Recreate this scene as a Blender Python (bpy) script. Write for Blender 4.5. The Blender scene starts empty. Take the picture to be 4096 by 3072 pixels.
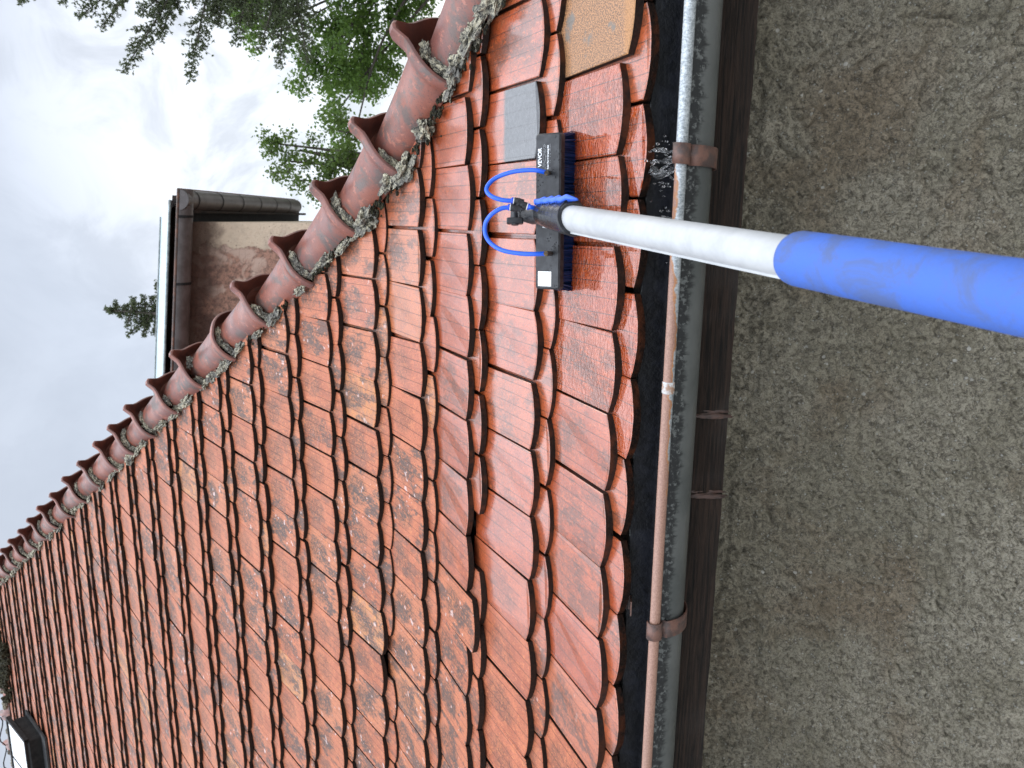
import bpy, math, random
import numpy as np
from mathutils import Vector, Matrix, noise
random.seed(7); rng = np.random.default_rng(7)
S = bpy.context.scene
col = S.collection
# ---------------------------------------------------------------- camera
RIGHT = Vector((0.01325227, -0.0043011, -0.99990293))
DOWN = Vector((-0.9778280, -0.20906207, -0.01206042))
FWD = Vector((-0.20898990, 0.97789291, -0.00697628))
CAM = Vector((0.02976, -1.60805, 0.21690))
F = 3076.5
cd = bpy.data.cameras.new('camera'); cam = bpy.data.objects.new('camera', cd); col.objects.link(cam)
cam.matrix_world = Matrix(((RIGHT.x, -DOWN.x, -FWD.x, CAM.x), (RIGHT.y, -DOWN.y, -FWD.y, CAM.y), (RIGHT.z, -DOWN.z, -FWD.z, CAM.z), (0, 0, 0, 1)))
cd.sensor_width = 36; cd.lens = 36 * F / 4096; cd.clip_start = 0.02; cd.clip_end = 2000
cd.dof.use_dof = True; cd.dof.focus_distance = 1.95; cd.dof.aperture_fstop = 9.0
S.camera = cam
def at(x, y, d):
    "point seen at photo pixel (4096 wide) at depth d metres along the optical axis"
    return CAM + d * (RIGHT * ((x - 2048) / F) + DOWN * ((y - 1536) / F) + FWD)
# ---------------------------------------------------------------- world: overcast sky
SUN_EL, SUN_AZ = 32, 48      # behind the roof, to the right
w = bpy.data.worlds.new('World'); S.world = w; w.use_nodes = True
nt = w.node_tree; N = nt.nodes; L = nt.links; N.clear()
def wn(t, **k):
    n = N.new(t)
    for a, b in k.items(): setattr(n, a, b)
    return n
def wmath(op, a, b=None, c=None, clamp=False):
    n = wn('ShaderNodeMath', operation=op, use_clamp=clamp)
    for i, v in enumerate((a, b, c)):
        if v is None: continue
        if isinstance(v, (int, float)): n.inputs[i].default_value = v
        else: L.new(v, n.inputs[i])
    return n.outputs[0]
out = wn('ShaderNodeOutputWorld'); bg1 = wn('ShaderNodeBackground'); bg2 = wn('ShaderNodeBackground'); add = wn('ShaderNodeAddShader')
sky = wn('ShaderNodeTexSky', sky_type='NISHITA', sun_disc=False, sun_elevation=math.radians(SUN_EL), sun_rotation=math.radians(SUN_AZ))
L.new(sky.outputs[0], bg1.inputs[0]); bg1.inputs[1].default_value = 0.05
tc = wn('ShaderNodeTexCoord'); sx = wn('ShaderNodeSeparateXYZ'); L.new(tc.outputs['Generated'], sx.inputs[0])
n1 = wn('ShaderNodeTexNoise'); n1.inputs['Scale'].default_value = 3.2; n1.inputs['Detail'].default_value = 6; n1.inputs['Roughness'].default_value = .55; n1.inputs['Distortion'].default_value = .4
L.new(tc.outputs['Generated'], n1.inputs['Vector'])
n2 = wn('ShaderNodeTexNoise'); n2.inputs['Scale'].default_value = 9; n2.inputs['Detail'].default_value = 8; n2.inputs['Roughness'].default_value = .6; n2.inputs['Distortion'].default_value = .8
L.new(tc.outputs['Generated'], n2.inputs['Vector'])
g = (FWD + RIGHT * ((1280 - 2048) / F) + DOWN * ((420 - 1536) / F)).normalized()
dt = wn('ShaderNodeVectorMath', operation='DOT_PRODUCT'); L.new(tc.outputs['Generated'], dt.inputs[0]); dt.inputs[1].default_value = g
glow = wn('ShaderNodeMapRange', interpolation_type='SMOOTHSTEP'); L.new(dt.outputs['Value'], glow.inputs[0])
glow.inputs[1].default_value = .925; glow.inputs[2].default_value = 1.0
cl = wn('ShaderNodeMapRange', interpolation_type='SMOOTHSTEP'); L.new(n2.outputs[0], cl.inputs[0]); cl.inputs[1].default_value = .38; cl.inputs[2].default_value = .66
big = wn('ShaderNodeMapRange', interpolation_type='SMOOTHSTEP'); L.new(n1.outputs[0], big.inputs[0]); big.inputs[1].default_value = .35; big.inputs[2].default_value = .7
# brightness: even grey-white near the horizon, much brighter overhead
zen = wn('ShaderNodeMapRange', interpolation_type='SMOOTHSTEP'); L.new(sx.outputs[2], zen.inputs[0]); zen.inputs[1].default_value = .60; zen.inputs[2].default_value = .96
lum = wmath('ADD', .58, wmath('MULTIPLY', big.outputs[0], .09))
front = wmath('MULTIPLY', wmath('MAXIMUM', wmath('MULTIPLY', sx.outputs[1], -1.0), 0), wmath('ADD', .8, wmath('MULTIPLY', wmath('MAXIMUM', sx.outputs[2], 0), 3.6)))
detail = wmath('SUBTRACT', wmath('MULTIPLY', glow.outputs[0], .36), wmath('MULTIPLY', wmath('MULTIPLY', cl.outputs[0], wmath('ADD', glow.outputs[0], .12)), .34))
lum = wmath('ADD', lum, detail)
lum = wmath('ADD', wmath('ADD', lum, front), wmath('MULTIPLY', zen.outputs[0], 2.6))
mc = wn('ShaderNodeMix', data_type='RGBA'); L.new(glow.outputs[0], mc.inputs[0]); mc.inputs[6].default_value = (.93, .985, 1.07, 1); mc.inputs[7].default_value = (.99, 1.0, 1.01, 1)
L.new(mc.outputs[2], bg2.inputs[0]); L.new(lum, bg2.inputs[1])
L.new(bg1.outputs[0], add.inputs[0]); L.new(bg2.outputs[0], add.inputs[1]); L.new(add.outputs[0], out.inputs[0])
sd = bpy.data.lights.new('sun', 'SUN'); sd.energy = .8; sd.angle = math.radians(30); sd.color = (1, .96, .9)
sun = bpy.data.objects.new('sun', sd); col.objects.link(sun)
az, el = math.radians(SUN_AZ), math.radians(SUN_EL)
sun.rotation_euler = Vector((math.sin(az) * math.cos(el), math.cos(az) * math.cos(el), math.sin(el))).to_track_quat('Z', 'Y').to_euler()
S.view_settings.view_transform = 'Standard'; S.view_settings.look = 'None'; S.view_settings.exposure = 0; S.view_settings.gamma = 1
S.render.resolution_x = 1024; S.render.resolution_y = 768
S.cycles.max_bounces = 8

# ---------------------------------------------------------------- material helpers
class Mt:
    def __init__(s, name, rough=.6, spec=.5, color=(.5, .5, .5), metal=0):
        s.m = bpy.data.materials.new(name); s.m.use_nodes = True; s.t = s.m.node_tree; s.N = s.t.nodes; s.L = s.t.links
        s.b = s.N['Principled BSDF']; s.b.inputs['Base Color'].default_value = (*color, 1); s.b.inputs['Roughness'].default_value = rough
        s.b.inputs['Specular IOR Level'].default_value = spec; s.b.inputs['Metallic'].default_value = metal
        s.tc = s.N.new('ShaderNodeTexCoord'); s.co = s.tc.outputs['Object']
    def new(s, t, **k):
        n = s.N.new(t)
        for a, b in k.items(): setattr(n, a, b)
        return n
    def put(s, sock, v):
        if isinstance(v, (int, float)): sock.default_value = v
        elif isinstance(v, tuple): sock.default_value = v if len(v) == 4 or sock.type == 'VECTOR' else (*v, 1)
        else: s.L.new(v, sock)
    def math(s, op, a, b=0, c=0, clamp=False):
        n = s.new('ShaderNodeMath', operation=op, use_clamp=clamp)
        s.put(n.inputs[0], a); s.put(n.inputs[1], b); s.put(n.inputs[2], c); return n.outputs[0]
    def scale(s, v, sc):
        n = s.new('ShaderNodeMapping'); n.inputs['Scale'].default_value = sc; s.L.new(v, n.inputs[0]); return n.outputs[0]
    def noise(s, sc, det=4, ro=.55, co=None, dist=0, rng=None):
        n = s.new('ShaderNodeTexNoise'); n.inputs['Scale'].default_value = sc; n.inputs['Detail'].default_value = det
        n.inputs['Roughness'].default_value = ro; n.inputs['Distortion'].default_value = dist
        s.L.new(co or s.co, n.inputs['Vector'])
        return s.ss(n.outputs[0], *rng) if rng else n.outputs[0]
    def vor(s, sc, co=None, feature='F1', rnd=1):
        n = s.new('ShaderNodeTexVoronoi', feature=feature); n.inputs['Scale'].default_value = sc; n.inputs['Randomness'].default_value = rnd
        s.L.new(co or s.co, n.inputs['Vector']); return n.outputs
    def ss(s, v, a, b, lo=0, hi=1):
        n = s.new('ShaderNodeMapRange', interpolation_type='SMOOTHSTEP')
        s.put(n.inputs[0], v)
        for i, x in enumerate((a, b, lo, hi)): n.inputs[i + 1].default_value = x
        return n.outputs[0]
    def mix(s, f, a, b, mode='MIX'):
        n = s.new('ShaderNodeMix', data_type='RGBA', blend_type=mode); s.put(n.inputs[0], f); s.put(n.inputs[6], a); s.put(n.inputs[7], b); return n.outputs[2]
    def base(s, v): s.put(s.b.inputs['Base Color'], v); return s
    def rough(s, v): s.put(s.b.inputs['Roughness'], v); return s
    def bump(s, h, st=.5, dist=.01, prev=None):
        n = s.new('ShaderNodeBump'); n.inputs['Strength'].default_value = st; n.inputs['Distance'].default_value = dist
        s.L.new(h, n.inputs['Height'])
        if prev: s.L.new(prev, n.inputs['Normal'])
        s.L.new(n.outputs[0], s.b.inputs['Normal']); return n.outputs[0]

# tile clay; per-tile values in colour attribute 'tile': r random, g wetness, b special (0 plain, .5 ochre lichen, 1 grey glazed half)
def clay_top():
    m = Mt('wet_roof_clay', .6)
    at_ = m.new('ShaderNodeVertexColor', layer_name='tile'); sp = m.new('ShaderNodeSeparateColor'); m.L.new(at_.outputs[0], sp.inputs[0])
    rnd, wet, spec = sp.outputs
    uv = m.new('ShaderNodeUVMap'); suv = m.new('ShaderNodeSeparateXYZ'); m.L.new(uv.outputs[0], suv.inputs[0]); u, v = suv.outputs[0], suv.outputs[1]
    cb = m.new('ShaderNodeCombineXYZ'); m.L.new(m.math('MULTIPLY', u, .18), cb.inputs[0]); m.L.new(m.math('MULTIPLY', v, .36), cb.inputs[1]); m.L.new(m.math('MULTIPLY', rnd, 37.0), cb.inputs[2])
    co = cb.outputs[0]; stre = m.scale(co, (2.2, 1, 1))
    run = m.ss(wet, .93, 1.0)
    c = m.mix(m.noise(9, 3, co=co, rng=(.35, .65)), (.39, .126, .064), (.29, .088, .045))
    c = m.mix(m.ss(rnd, .5, 1), c, m.mix(.7, c, (.39, .15, .078)))
    c = m.mix(m.ss(m.math('FRACT', m.math('MULTIPLY', rnd, 7.3)), .72, .95), c, m.mix(.6, c, (.34, .115, .06)))
    c = m.mix(m.math('MULTIPLY', m.ss(m.math('FRACT', m.math('MULTIPLY', rnd, 13.7)), .90, .99), m.math('MULTIPLY', m.math('SUBTRACT', 1, wet), .7)), c, m.mix(m.noise(40, 4, .7, co=co, rng=(.4, .6)), (.50, .23, .08), (.34, .19, .11)))
    hot = m.math('MULTIPLY', m.noise(22, 4, .6, co=stre, rng=(.54, .66)), m.math('SUBTRACT', 1, m.math('MULTIPLY', wet, .5)))
    c = m.mix(m.math('MULTIPLY', hot, .7), c, (.44, .15, .065))
    # dark film of algae, in a ragged oval in the middle of the exposed part, and streaks
    dx = m.math('SUBTRACT', u, .5); dv = m.math('SUBTRACT', v, .42)
    r2 = m.math('ADD', m.math('MULTIPLY', m.math('MULTIPLY', dx, dx), 5.0), m.math('MULTIPLY', m.math('MULTIPLY', dv, dv), 9.0))
    oval = m.math('SUBTRACT', 1.1, m.math('ADD', r2, m.math('MULTIPLY', m.noise(16, 4, co=co), .55)))
    amt = m.math('ADD', m.math('MULTIPLY', rnd, .65), .42)
    sc_ = m.noise(120, 4, .75, co=co, rng=(.47, .56))
    film = m.math('MULTIPLY', m.ss(oval, .12, .62), amt, 0, True)
    film = m.math('MULTIPLY', film, m.math('SUBTRACT', 1, m.math('MULTIPLY', wet, .6)))
    c = m.mix(m.math('MULTIPLY', film, .5), c, (.16, .075, .045))
    c = m.mix(m.math('MULTIPLY', m.math('MULTIPLY', film, sc_), .92), c, (.034, .029, .026))
    stains = m.noise(7, 6, .72, co=stre, rng=(.49, .57))
    c = m.mix(m.math('MULTIPLY', stains, m.math('MULTIPLY', m.ss(rnd, .1, .45), m.math('SUBTRACT', .9, m.math('MULTIPLY', wet, .35)))), c, (.075, .052, .045))
    rub = m.noise(55, 5, .75, co=stre, rng=(.56, .60))
    c = m.mix(m.math('MULTIPLY', rub, .75), c, (.48, .175, .075))
    c = m.mix(m.math('MULTIPLY', m.noise(330, 3, .7, co=co, rng=(.55, .61)), m.math('SUBTRACT', .7, m.math('MULTIPLY', run, .6))), c, (.03, .025, .02))
    # pale lichen / lime spots
    c = m.mix(m.math('MULTIPLY', m.math('MULTIPLY', m.noise(30, 3, .5, co=co, rng=(.66, .69)), m.ss(rnd, .3, .5)), m.math('MULTIPLY', m.math('SUBTRACT', 1, wet), .75)), c, (.52, .40, .38))
    # wet: darker, saturated
    wc = m.mix(1.0, c, (.92, .44, .16), 'MULTIPLY')
    c = m.mix(m.math('MULTIPLY', wet, .85), c, wc)
    # longitudinal grooves
    gu = m.math('FRACT', m.math('ADD', m.math('MULTIPLY', u, m.math('ADD', 4.6, m.math('MULTIPLY', rnd, 1.8))), rnd))
    groove = m.math('SUBTRACT', 1, m.ss(m.math('ABSOLUTE', m.math('SUBTRACT', gu, .5)), .012, .045))
    groove = m.math('MULTIPLY', groove, m.noise(9, 2, co=co, rng=(.25, .45)))
    c = m.mix(m.math('MULTIPLY', groove, .75), c, (.04, .018, .012))
    # special tiles
    och = m.mix(m.noise(240, 4, .7, co=m.scale(co, (1.6, 1, 1)), rng=(.44, .56)), (.38, .185, .08), (.10, .055, .03))
    och = m.mix(m.noise(18, 4, co=co, rng=(.6, .72)), och, (.13, .11, .09)); och = m.mix(m.math('MULTIPLY', m.ss(v, .06, .0), .5), och, (.36, .16, .04))
    gry = m.mix(m.noise(90, 4, .7, co=co, rng=(.4, .7)), (.022, .024, .027), (.055, .057, .062))
    half = m.ss(m.math('ADD', v, m.math('MULTIPLY', m.noise(30, 3, co=co), .05)), .50, .44)
    c = m.mix(m.ss(spec, .3, .45), c, m.mix(m.ss(spec, .7, .9), och, m.mix(half, c, gry)))
    m.base(c)
    wr = m.math('SUBTRACT', m.math('ADD', .12, m.math('MULTIPLY', m.noise(120, 3, .7, co=co), .34)), m.math('MULTIPLY', run, .16), 0, True)
    m.rough(m.math('ADD', m.math('MULTIPLY', wet, wr), m.math('MULTIPLY', m.math('SUBTRACT', 1, wet), .58)))
    m.put(m.b.inputs['Specular IOR Level'], m.math('ADD', .28, m.math('MULTIPLY', wet, .3)))
    m.b.inputs['Coat IOR'].default_value = 1.6; m.put(m.b.inputs['Coat Weight'], m.ss(wet, .15, .85)); m.put(m.b.inputs['Coat Roughness'], m.math('SUBTRACT', .17, m.math('MULTIPLY', run, .14)))
    h = m.math('SUBTRACT', m.noise(260, 5, .7, co=m.scale(co, (1.0, .7, 1))), m.math('MULTIPLY', groove, .9))
    n = m.bump(h, .42, .0016); bn_ = n.node; m.put(bn_.inputs['Strength'], m.math('SUBTRACT', .5, m.math('MULTIPLY', run, .42)))
    n = m.bump(m.noise(30, 3, .6, co=co), .35, .004, n)
    # running water ripples close to the brush
    rip = m.math('MULTIPLY', m.noise(38, 2, .55, co=m.scale(co, (.8, 1.6, 1)), dist=2.0), run)
    m.bump(rip, 1.0, .007, n)
    return m.m
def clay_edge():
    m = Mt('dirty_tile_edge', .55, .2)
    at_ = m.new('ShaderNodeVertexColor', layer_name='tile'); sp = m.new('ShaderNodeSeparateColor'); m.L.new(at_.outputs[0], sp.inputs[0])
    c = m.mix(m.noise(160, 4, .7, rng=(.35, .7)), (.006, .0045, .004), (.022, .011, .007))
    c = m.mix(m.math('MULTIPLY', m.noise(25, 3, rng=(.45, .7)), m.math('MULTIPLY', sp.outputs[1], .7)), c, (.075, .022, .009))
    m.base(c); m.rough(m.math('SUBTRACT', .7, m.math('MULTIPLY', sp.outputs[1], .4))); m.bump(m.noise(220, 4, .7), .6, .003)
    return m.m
M_TOP, M_EDGE = clay_top(), clay_edge()
def ridge_clay():
    m = Mt('ridge_clay', .5)
    c = m.mix(m.noise(7, 4, rng=(.35, .65)), (.21, .068, .044), (.145, .056, .046))
    c = m.mix(m.math('MULTIPLY', m.noise(8, 6, .72, dist=.5, rng=(.48, .60)), .8), c, (.075, .062, .055))
    c = m.mix(m.math('MULTIPLY', m.noise(26, 6, .75, rng=(.57, .62)), .7), c, (.33, .12, .08))
    c = m.mix(m.math('MULTIPLY', m.noise(200, 2, .6, rng=(.62, .68)), .8), c, (.04, .03, .03))
    m.base(c); m.rough(m.noise(30, 3, rng=(.3, .7)) if False else m.ss(m.noise(12, 4), .3, .7, .28, .55)); m.bump(m.noise(150, 5, .7), .35, .003)
    return m.m
M_RIDGE = ridge_clay()
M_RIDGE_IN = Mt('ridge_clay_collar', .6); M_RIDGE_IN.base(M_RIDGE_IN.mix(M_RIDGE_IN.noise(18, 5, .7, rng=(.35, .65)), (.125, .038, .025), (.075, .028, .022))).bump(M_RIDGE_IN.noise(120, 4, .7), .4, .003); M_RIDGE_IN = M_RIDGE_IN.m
def mortar():
    m = Mt('old_mortar', .9)
    c = m.mix(m.noise(14, 5, .7, rng=(.4, .6)), (.17, .16, .14), (.50, .46, .34))
    c = m.mix(m.noise(120, 4, .75, rng=(.46, .58)), c, (.05, .05, .045))
    m.base(c); m.bump(m.noise(70, 6, .7), 1, .012); return m.m
M_MORTAR = mortar()
mm = Mt('moss', .95); mm.base(mm.mix(mm.noise(160, 3, rng=(.4, .65)), (.010, .010, .007), (.055, .05, .018))).bump(mm.noise(300, 4, .7), 1, .008); M_MOSS = mm.m
M_DECK = Mt('dark_underlay', .9, color=(.006, .006, .006)).m
def simple(name, c1, c2, sc, rough=.6, bump=0, bs=100, metal=0, spec=.5, lo=.4, hi=.6):
    m = Mt(name, rough, spec, metal=metal); m.base(m.mix(m.noise(sc, 5, .65, rng=(lo, hi)), c1, c2))
    if bump: m.bump(m.noise(bs, 4, .7), .5, bump)
    return m.m

# ---------------------------------------------------------------- object helpers
def link(name, me, parent=None):
    o = bpy.data.objects.new(name, me); col.objects.link(o)
    if parent: o.parent = parent
    return o
def empty(name, loc=(0, 0, 0)):
    o = bpy.data.objects.new(name, None); col.objects.link(o); o.location = loc; return o
def tag(o, label=None, cat=None, group=None, kind=None):
    for k, v in (('label', label), ('category', cat), ('group', group), ('kind', kind)):
        if v: o[k] = v
    return o
class MB:
    def __init__(s): s.v = []; s.f = []; s.mi = []
    def add(s, vs, fs, mi=0):
        o = len(s.v); s.v += [tuple(p) for p in vs]; s.f += [tuple(o + i for i in f) for f in fs]; s.mi += [mi] * len(fs); return s
    def box(s, c, ax, half, bev=0, mi=0):
        "oriented box with axes ax (3 unit vectors); bev chamfers it"
        c = Vector(c); ax = [Vector(a) for a in ax]; hx, hy, hz = half; b = bev
        pts = []; 
        if b == 0:
            vs = [c + ax[0] * hx * i + ax[1] * hy * j + ax[2] * hz * k for i in (-1, 1) for j in (-1, 1) for k in (-1, 1)]
            return s.add(vs, [(0, 1, 3, 2), (4, 6, 7, 5), (0, 4, 5, 1), (2, 3, 7, 6), (0, 2, 6, 4), (1, 5, 7, 3)], mi)
        # rounded prism: corner-rounded outline in (0,1) plane, chamfered in 2
        rings = []
        for (zz, ins) in ((-hz, b), (-hz + b, 0), (hz - b, 0), (hz, b)):
            ring = []
            for cx, cy, a0 in ((1, 1, 0), (-1, 1, 90), (-1, -1, 180), (1, -1, 270)):
                for t in range(5):
                    a = math.radians(a0 + t * 22.5); r = b * 2.0
                    ring.append(c + ax[0] * (cx * (hx - r) + math.cos(a) * (r - ins)) + ax[1] * (cy * (hy - r) + math.sin(a) * (r - ins)) + ax[2] * zz)
            rings.append(ring)
        n = len(rings[0]); vs = sum(rings, []); fs = [tuple(range(n))[::-1], tuple(range(3 * n, 4 * n))]
        for k in range(3): fs += [(k * n + i, k * n + (i + 1) % n, (k + 1) * n + (i + 1) % n, (k + 1) * n + i) for i in range(n)]
        return s.add(vs, fs, mi)
    def tube(s, pts, rad, n=16, cap=True, mi=0, up=None, fn=None):
        pts = [Vector(p) for p in pts]; m = len(pts); vs = []
        if not hasattr(rad, '__len__'): rad = [rad] * m
        t0 = (pts[1] - pts[0]).normalized(); ref = Vector(up) if up else (Vector((0, 0, 1)) if abs(t0.z) < .9 else Vector((1, 0, 0)))
        e1 = (ref - t0 * ref.dot(t0)).normalized()
        for i, p in enumerate(pts):
            t = (pts[min(i + 1, m - 1)] - pts[max(i - 1, 0)]).normalized(); e1 = (e1 - t * e1.dot(t)).normalized(); e2 = t.cross(e1)
            for k in range(n):
                a = 2 * math.pi * k / n; r = rad[i] * (fn(a, i) if fn else 1)
                vs.append(p + (e1 * math.cos(a) + e2 * math.sin(a)) * r)
        fs = [(i * n + k, i * n + (k + 1) % n, (i + 1) * n + (k + 1) % n, (i + 1) * n + k) for i in range(m - 1) for k in range(n)]
        if cap: fs += [tuple(range(n))[::-1], tuple(range((m - 1) * n, m * n))]
        return s.add(vs, fs, mi)
    def sweep(s, prof, x0, x1, nx=2, mi=0, closed=False, fn=None):
        "profile of (y,z) points swept along X"
        vs = []; k = len(prof)
        for i in range(nx):
            x = x0 + (x1 - x0) * i / (nx - 1)
            for (y, z) in prof:
                p = (x, y, z); vs.append(fn(p) if fn else p)
        m = k if closed else k - 1
        fs = [(i * k + j, i * k + (j + 1) % k, (i + 1) * k + (j + 1) % k, (i + 1) * k + j) for i in range(nx - 1) for j in range(m)]
        if closed: fs += [tuple(range(k)), tuple(range((nx - 1) * k, nx * k))[::-1]]
        return s.add(vs, fs, mi)
    def rock(s, c, r, seed, ax=None, mi=0, rough=.35, sub=2, freq=2.2):
        vs, fs = ICO[sub]; o = len(s.v); out = []; ax = ax or (Vector((1, 0, 0)), Vector((0, 1, 0)), Vector((0, 0, 1))); c = Vector(c)
        for p in vs:
            k = 1 + rough * (noise.noise(p * freq + Vector((seed * 3.1, seed, 0))) + .5 * noise.noise(p * freq * 2.7 + Vector((seed, 5, 2))))
            out.append(c + ax[0] * p.x * r[0] * k + ax[1] * p.y * r[1] * k + ax[2] * p.z * r[2] * k)
        return s.add(out, fs, mi)
    def build(s, name, mats, parent=None, smooth=False, auto=None):
        me = bpy.data.meshes.new(name); me.from_pydata(s.v, [], s.f)
        for m in (mats if isinstance(mats, (list, tuple)) else [mats]): me.materials.append(m)
        me.polygons.foreach_set('material_index', s.mi)
        if smooth: me.polygons.foreach_set('use_smooth', [True] * len(s.f))
        me.update()
        if auto: me.set_sharp_from_angle(angle=math.radians(auto))
        return link(name, me, parent)
def make_ico(sub):
    t = (1 + 5 ** .5) / 2
    v = [Vector(p).normalized() for p in ((-1, t, 0), (1, t, 0), (-1, -t, 0), (1, -t, 0), (0, -1, t), (0, 1, t), (0, -1, -t), (0, 1, -t), (t, 0, -1), (t, 0, 1), (-t, 0, -1), (-t, 0, 1))]
    f = [(0, 11, 5), (0, 5, 1), (0, 1, 7), (0, 7, 10), (0, 10, 11), (1, 5, 9), (5, 11, 4), (11, 10, 2), (10, 7, 6), (7, 1, 8), (3, 9, 4), (3, 4, 2), (3, 2, 6), (3, 6, 8), (3, 8, 9), (4, 9, 5), (2, 4, 11), (6, 2, 10), (8, 6, 7), (9, 8, 1)]
    for _ in range(sub):
        c = {}; nf = []
        def mid(a, b):
            k = (min(a, b), max(a, b))
            if k not in c: c[k] = len(v); v.append(((v[a] + v[b]) / 2).normalized())
            return c[k]
        for a, b, d in f:
            x, y, z = mid(a, b), mid(b, d), mid(d, a); nf += [(a, x, z), (b, y, x), (d, z, y), (x, y, z)]
        f = nf
    return v, f
ICO = {k: make_ico(k) for k in (0, 1, 2, 3)}

# ================================================================ HOUSE
house = tag(empty('house', (-1.5, .3, -1.75)), 'low house with wet orange beaver-tail tile roof, zinc gutter and rough grey rendered wall', 'house')
bpy.context.view_layer.update(); HI = house.matrix_world.inverted()
def hpart(o, parent=None):
    "parent into the house keeping world coordinates"
    o.parent = parent or house
    if o.parent == house: o.matrix_parent_inverse = Matrix.Translation(-house.location)
    return o
# roof section (Y,Z) of the lower corners of each upper course
G = .3184
PROF = [(0, 0), (.286, .155), (.558, .335), (.8224, .4988), (1.076, .6907), (1.3012, .9076), (1.5247, 1.1326), (1.7443, 1.3628)]
UPD = Vector((.69, .7238)).normalized()
NR = 25
while len(PROF) < NR + 1: PROF.append((PROF[-1][0] + UPD.x * G, PROF[-1][1] + UPD.y * G))
OFF = [.096, .042, .025, -.001, -.007, -.029, -.061, -.065]
def zroof(y):
    for (y0, z0), (y1, z1) in zip(PROF, PROF[1:]):
        if y <= y1: return z0 + (z1 - z0) * (y - y0) / (y1 - y0)
    return PROF[-1][1]
HIPX = [(-.3, 1.24), (0, .965), (.37, .635), (.64, .402), (.915, .18), (1.15, -.01), (1.382, -.205), (1.618, -.40), (4.077, -2.457), (9, -6.575)]
def xhip(y):
    for (y0, x0), (y1, x1) in zip(HIPX, HIPX[1:]):
        if y <= y1: return x0 + (x1 - x0) * (y - y0) / (y1 - y0)
    return HIPX[-1][1]
TH = .0165
def tile_geo(row, layer, xc, slip=0, jit=True, short=False, rnd=None, wet=0, spec=0, dx=0):
    P0 = Vector(PROF[row]); P1 = Vector(PROF[row + 1])
    u = (P1 - P0).normalized(); n = Vector((-u.y, u.x))
    d = (P1 - n * (2.25 * TH) - P0).normalized(); n = Vector((-d.y, d.x))
    if jit:
        lift = random.gauss(0, .0012); slip += random.gauss(0, .0038); rot = random.gauss(0, .010); xc += random.gauss(0, .0012); twist = random.gauss(0, .006)
    else: lift = rot = twist = 0
    v0 = -slip - (.056 if layer else 0); wz = lift - (1.06 * TH if layer else 0)
    hw = .0870; sag = .0265; pts = []
    NA = 12
    jj = [random.uniform(-.0007, .0007) for _ in range(NA + 1)]
    for i in range(NA + 1):
        x = -hw + 2 * hw * i / NA; pts.append((x, -sag * max(0.0, 1 - (x / hw) ** 2) ** .95 + (jj[i] if 0 < i < NA else 0)))
    top = .335
    pts += [(hw, top), (-hw, top)]
    def w3(x, v, w_):
        X = x * math.cos(rot) - v * math.sin(rot); V = v + x * math.sin(rot) + v0
        q = P0 + d * V + n * (w_ + wz + twist * x)
        return Vector((xc + X + dx, q.x, q.y))
    def side(x, v): p = w3(x, v, 0); return xhip(p.y) + .11 - p.x
    # clip on the hip line
    sd_ = [side(*p) for p in pts]
    if max(sd_) <= 0: return None
    if min(sd_) < 0:
        o = []
        for i in range(len(pts)):
            a, b = pts[i], pts[(i + 1) % len(pts)]; sa, sb = sd_[i], sd_[(i + 1) % len(pts)]
            if sa >= 0: o.append(a)
            if sa * sb < 0: t = sa / (sa - sb); o.append((a[0] + (b[0] - a[0]) * t, a[1] + (b[1] - a[1]) * t))
        pts = o
        if len(pts) < 3: return None
    k = len(pts); cx = sum(p[0] for p in pts) / k; cy = sum(p[1] for p in pts) / k
    ins = []
    for (x, v) in pts:
        L_ = math.hypot(x - cx, v - cy) or 1; ins.append((x - (x - cx) / L_ * .0022, v - (v - cy) / L_ * .0022))
    def bow(x): return .0035 * (1 - (x / hw) ** 2)
    vs = [w3(x, v, bow(x)) for x, v in ins] + [w3(x, v, bow(x) - .0018) for x, v in pts] + [w3(x, v, -TH) for x, v in pts]
    fs = [tuple(range(k))]; mi = [0]
    for i in range(k):
        j = (i + 1) % k
        fs.append((k + i, k + j, j, i)); mi.append(0)
        fs.append((2 * k + i, 2 * k + j, k + j, k + i)); mi.append(1)
    uvs = [(x / .18 + .5, v / .36 + (.15 if layer else 0)) for x, v in (ins + pts + pts)]
    return vs, fs, mi, uvs, (random.random() if rnd is None else rnd, wet, spec)
def tiles_mesh(name, geos, parent):
    V = []; Fc = []; MI = []; UV = []; C = []
    for vs, fs, mi, uvs, cc in geos:
        o = len(V); V += vs; Fc += [tuple(o + i for i in f) for f in fs]; MI += mi; UV += uvs; C += [cc] * len(vs)
    me = bpy.data.meshes.new(name); me.from_pydata(V, [], Fc); me.materials.append(M_TOP); me.materials.append(M_EDGE)
    me.polygons.foreach_set('material_index', MI)
    uvl = me.uv_layers.new(name='UVMap'); li = np.zeros(len(me.loops), dtype=np.int32); me.loops.foreach_get('vertex_index', li)
    uvl.data.foreach_set('uv', np.array(UV, dtype=np.float32)[li].ravel())
    ca = me.color_attributes.new('tile', 'FLOAT_COLOR', 'POINT')
    ca.data.foreach_set('color', np.c_[np.array(C, dtype=np.float32), np.ones(len(C))].astype(np.float32).ravel())
    me.update(); return link(name, me, parent)
def project(p):
    d = Vector(p) - CAM; z = d.dot(FWD)
    return (2048 + F * d.dot(RIGHT) / z, 1536 + F * d.dot(DOWN) / z)
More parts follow.
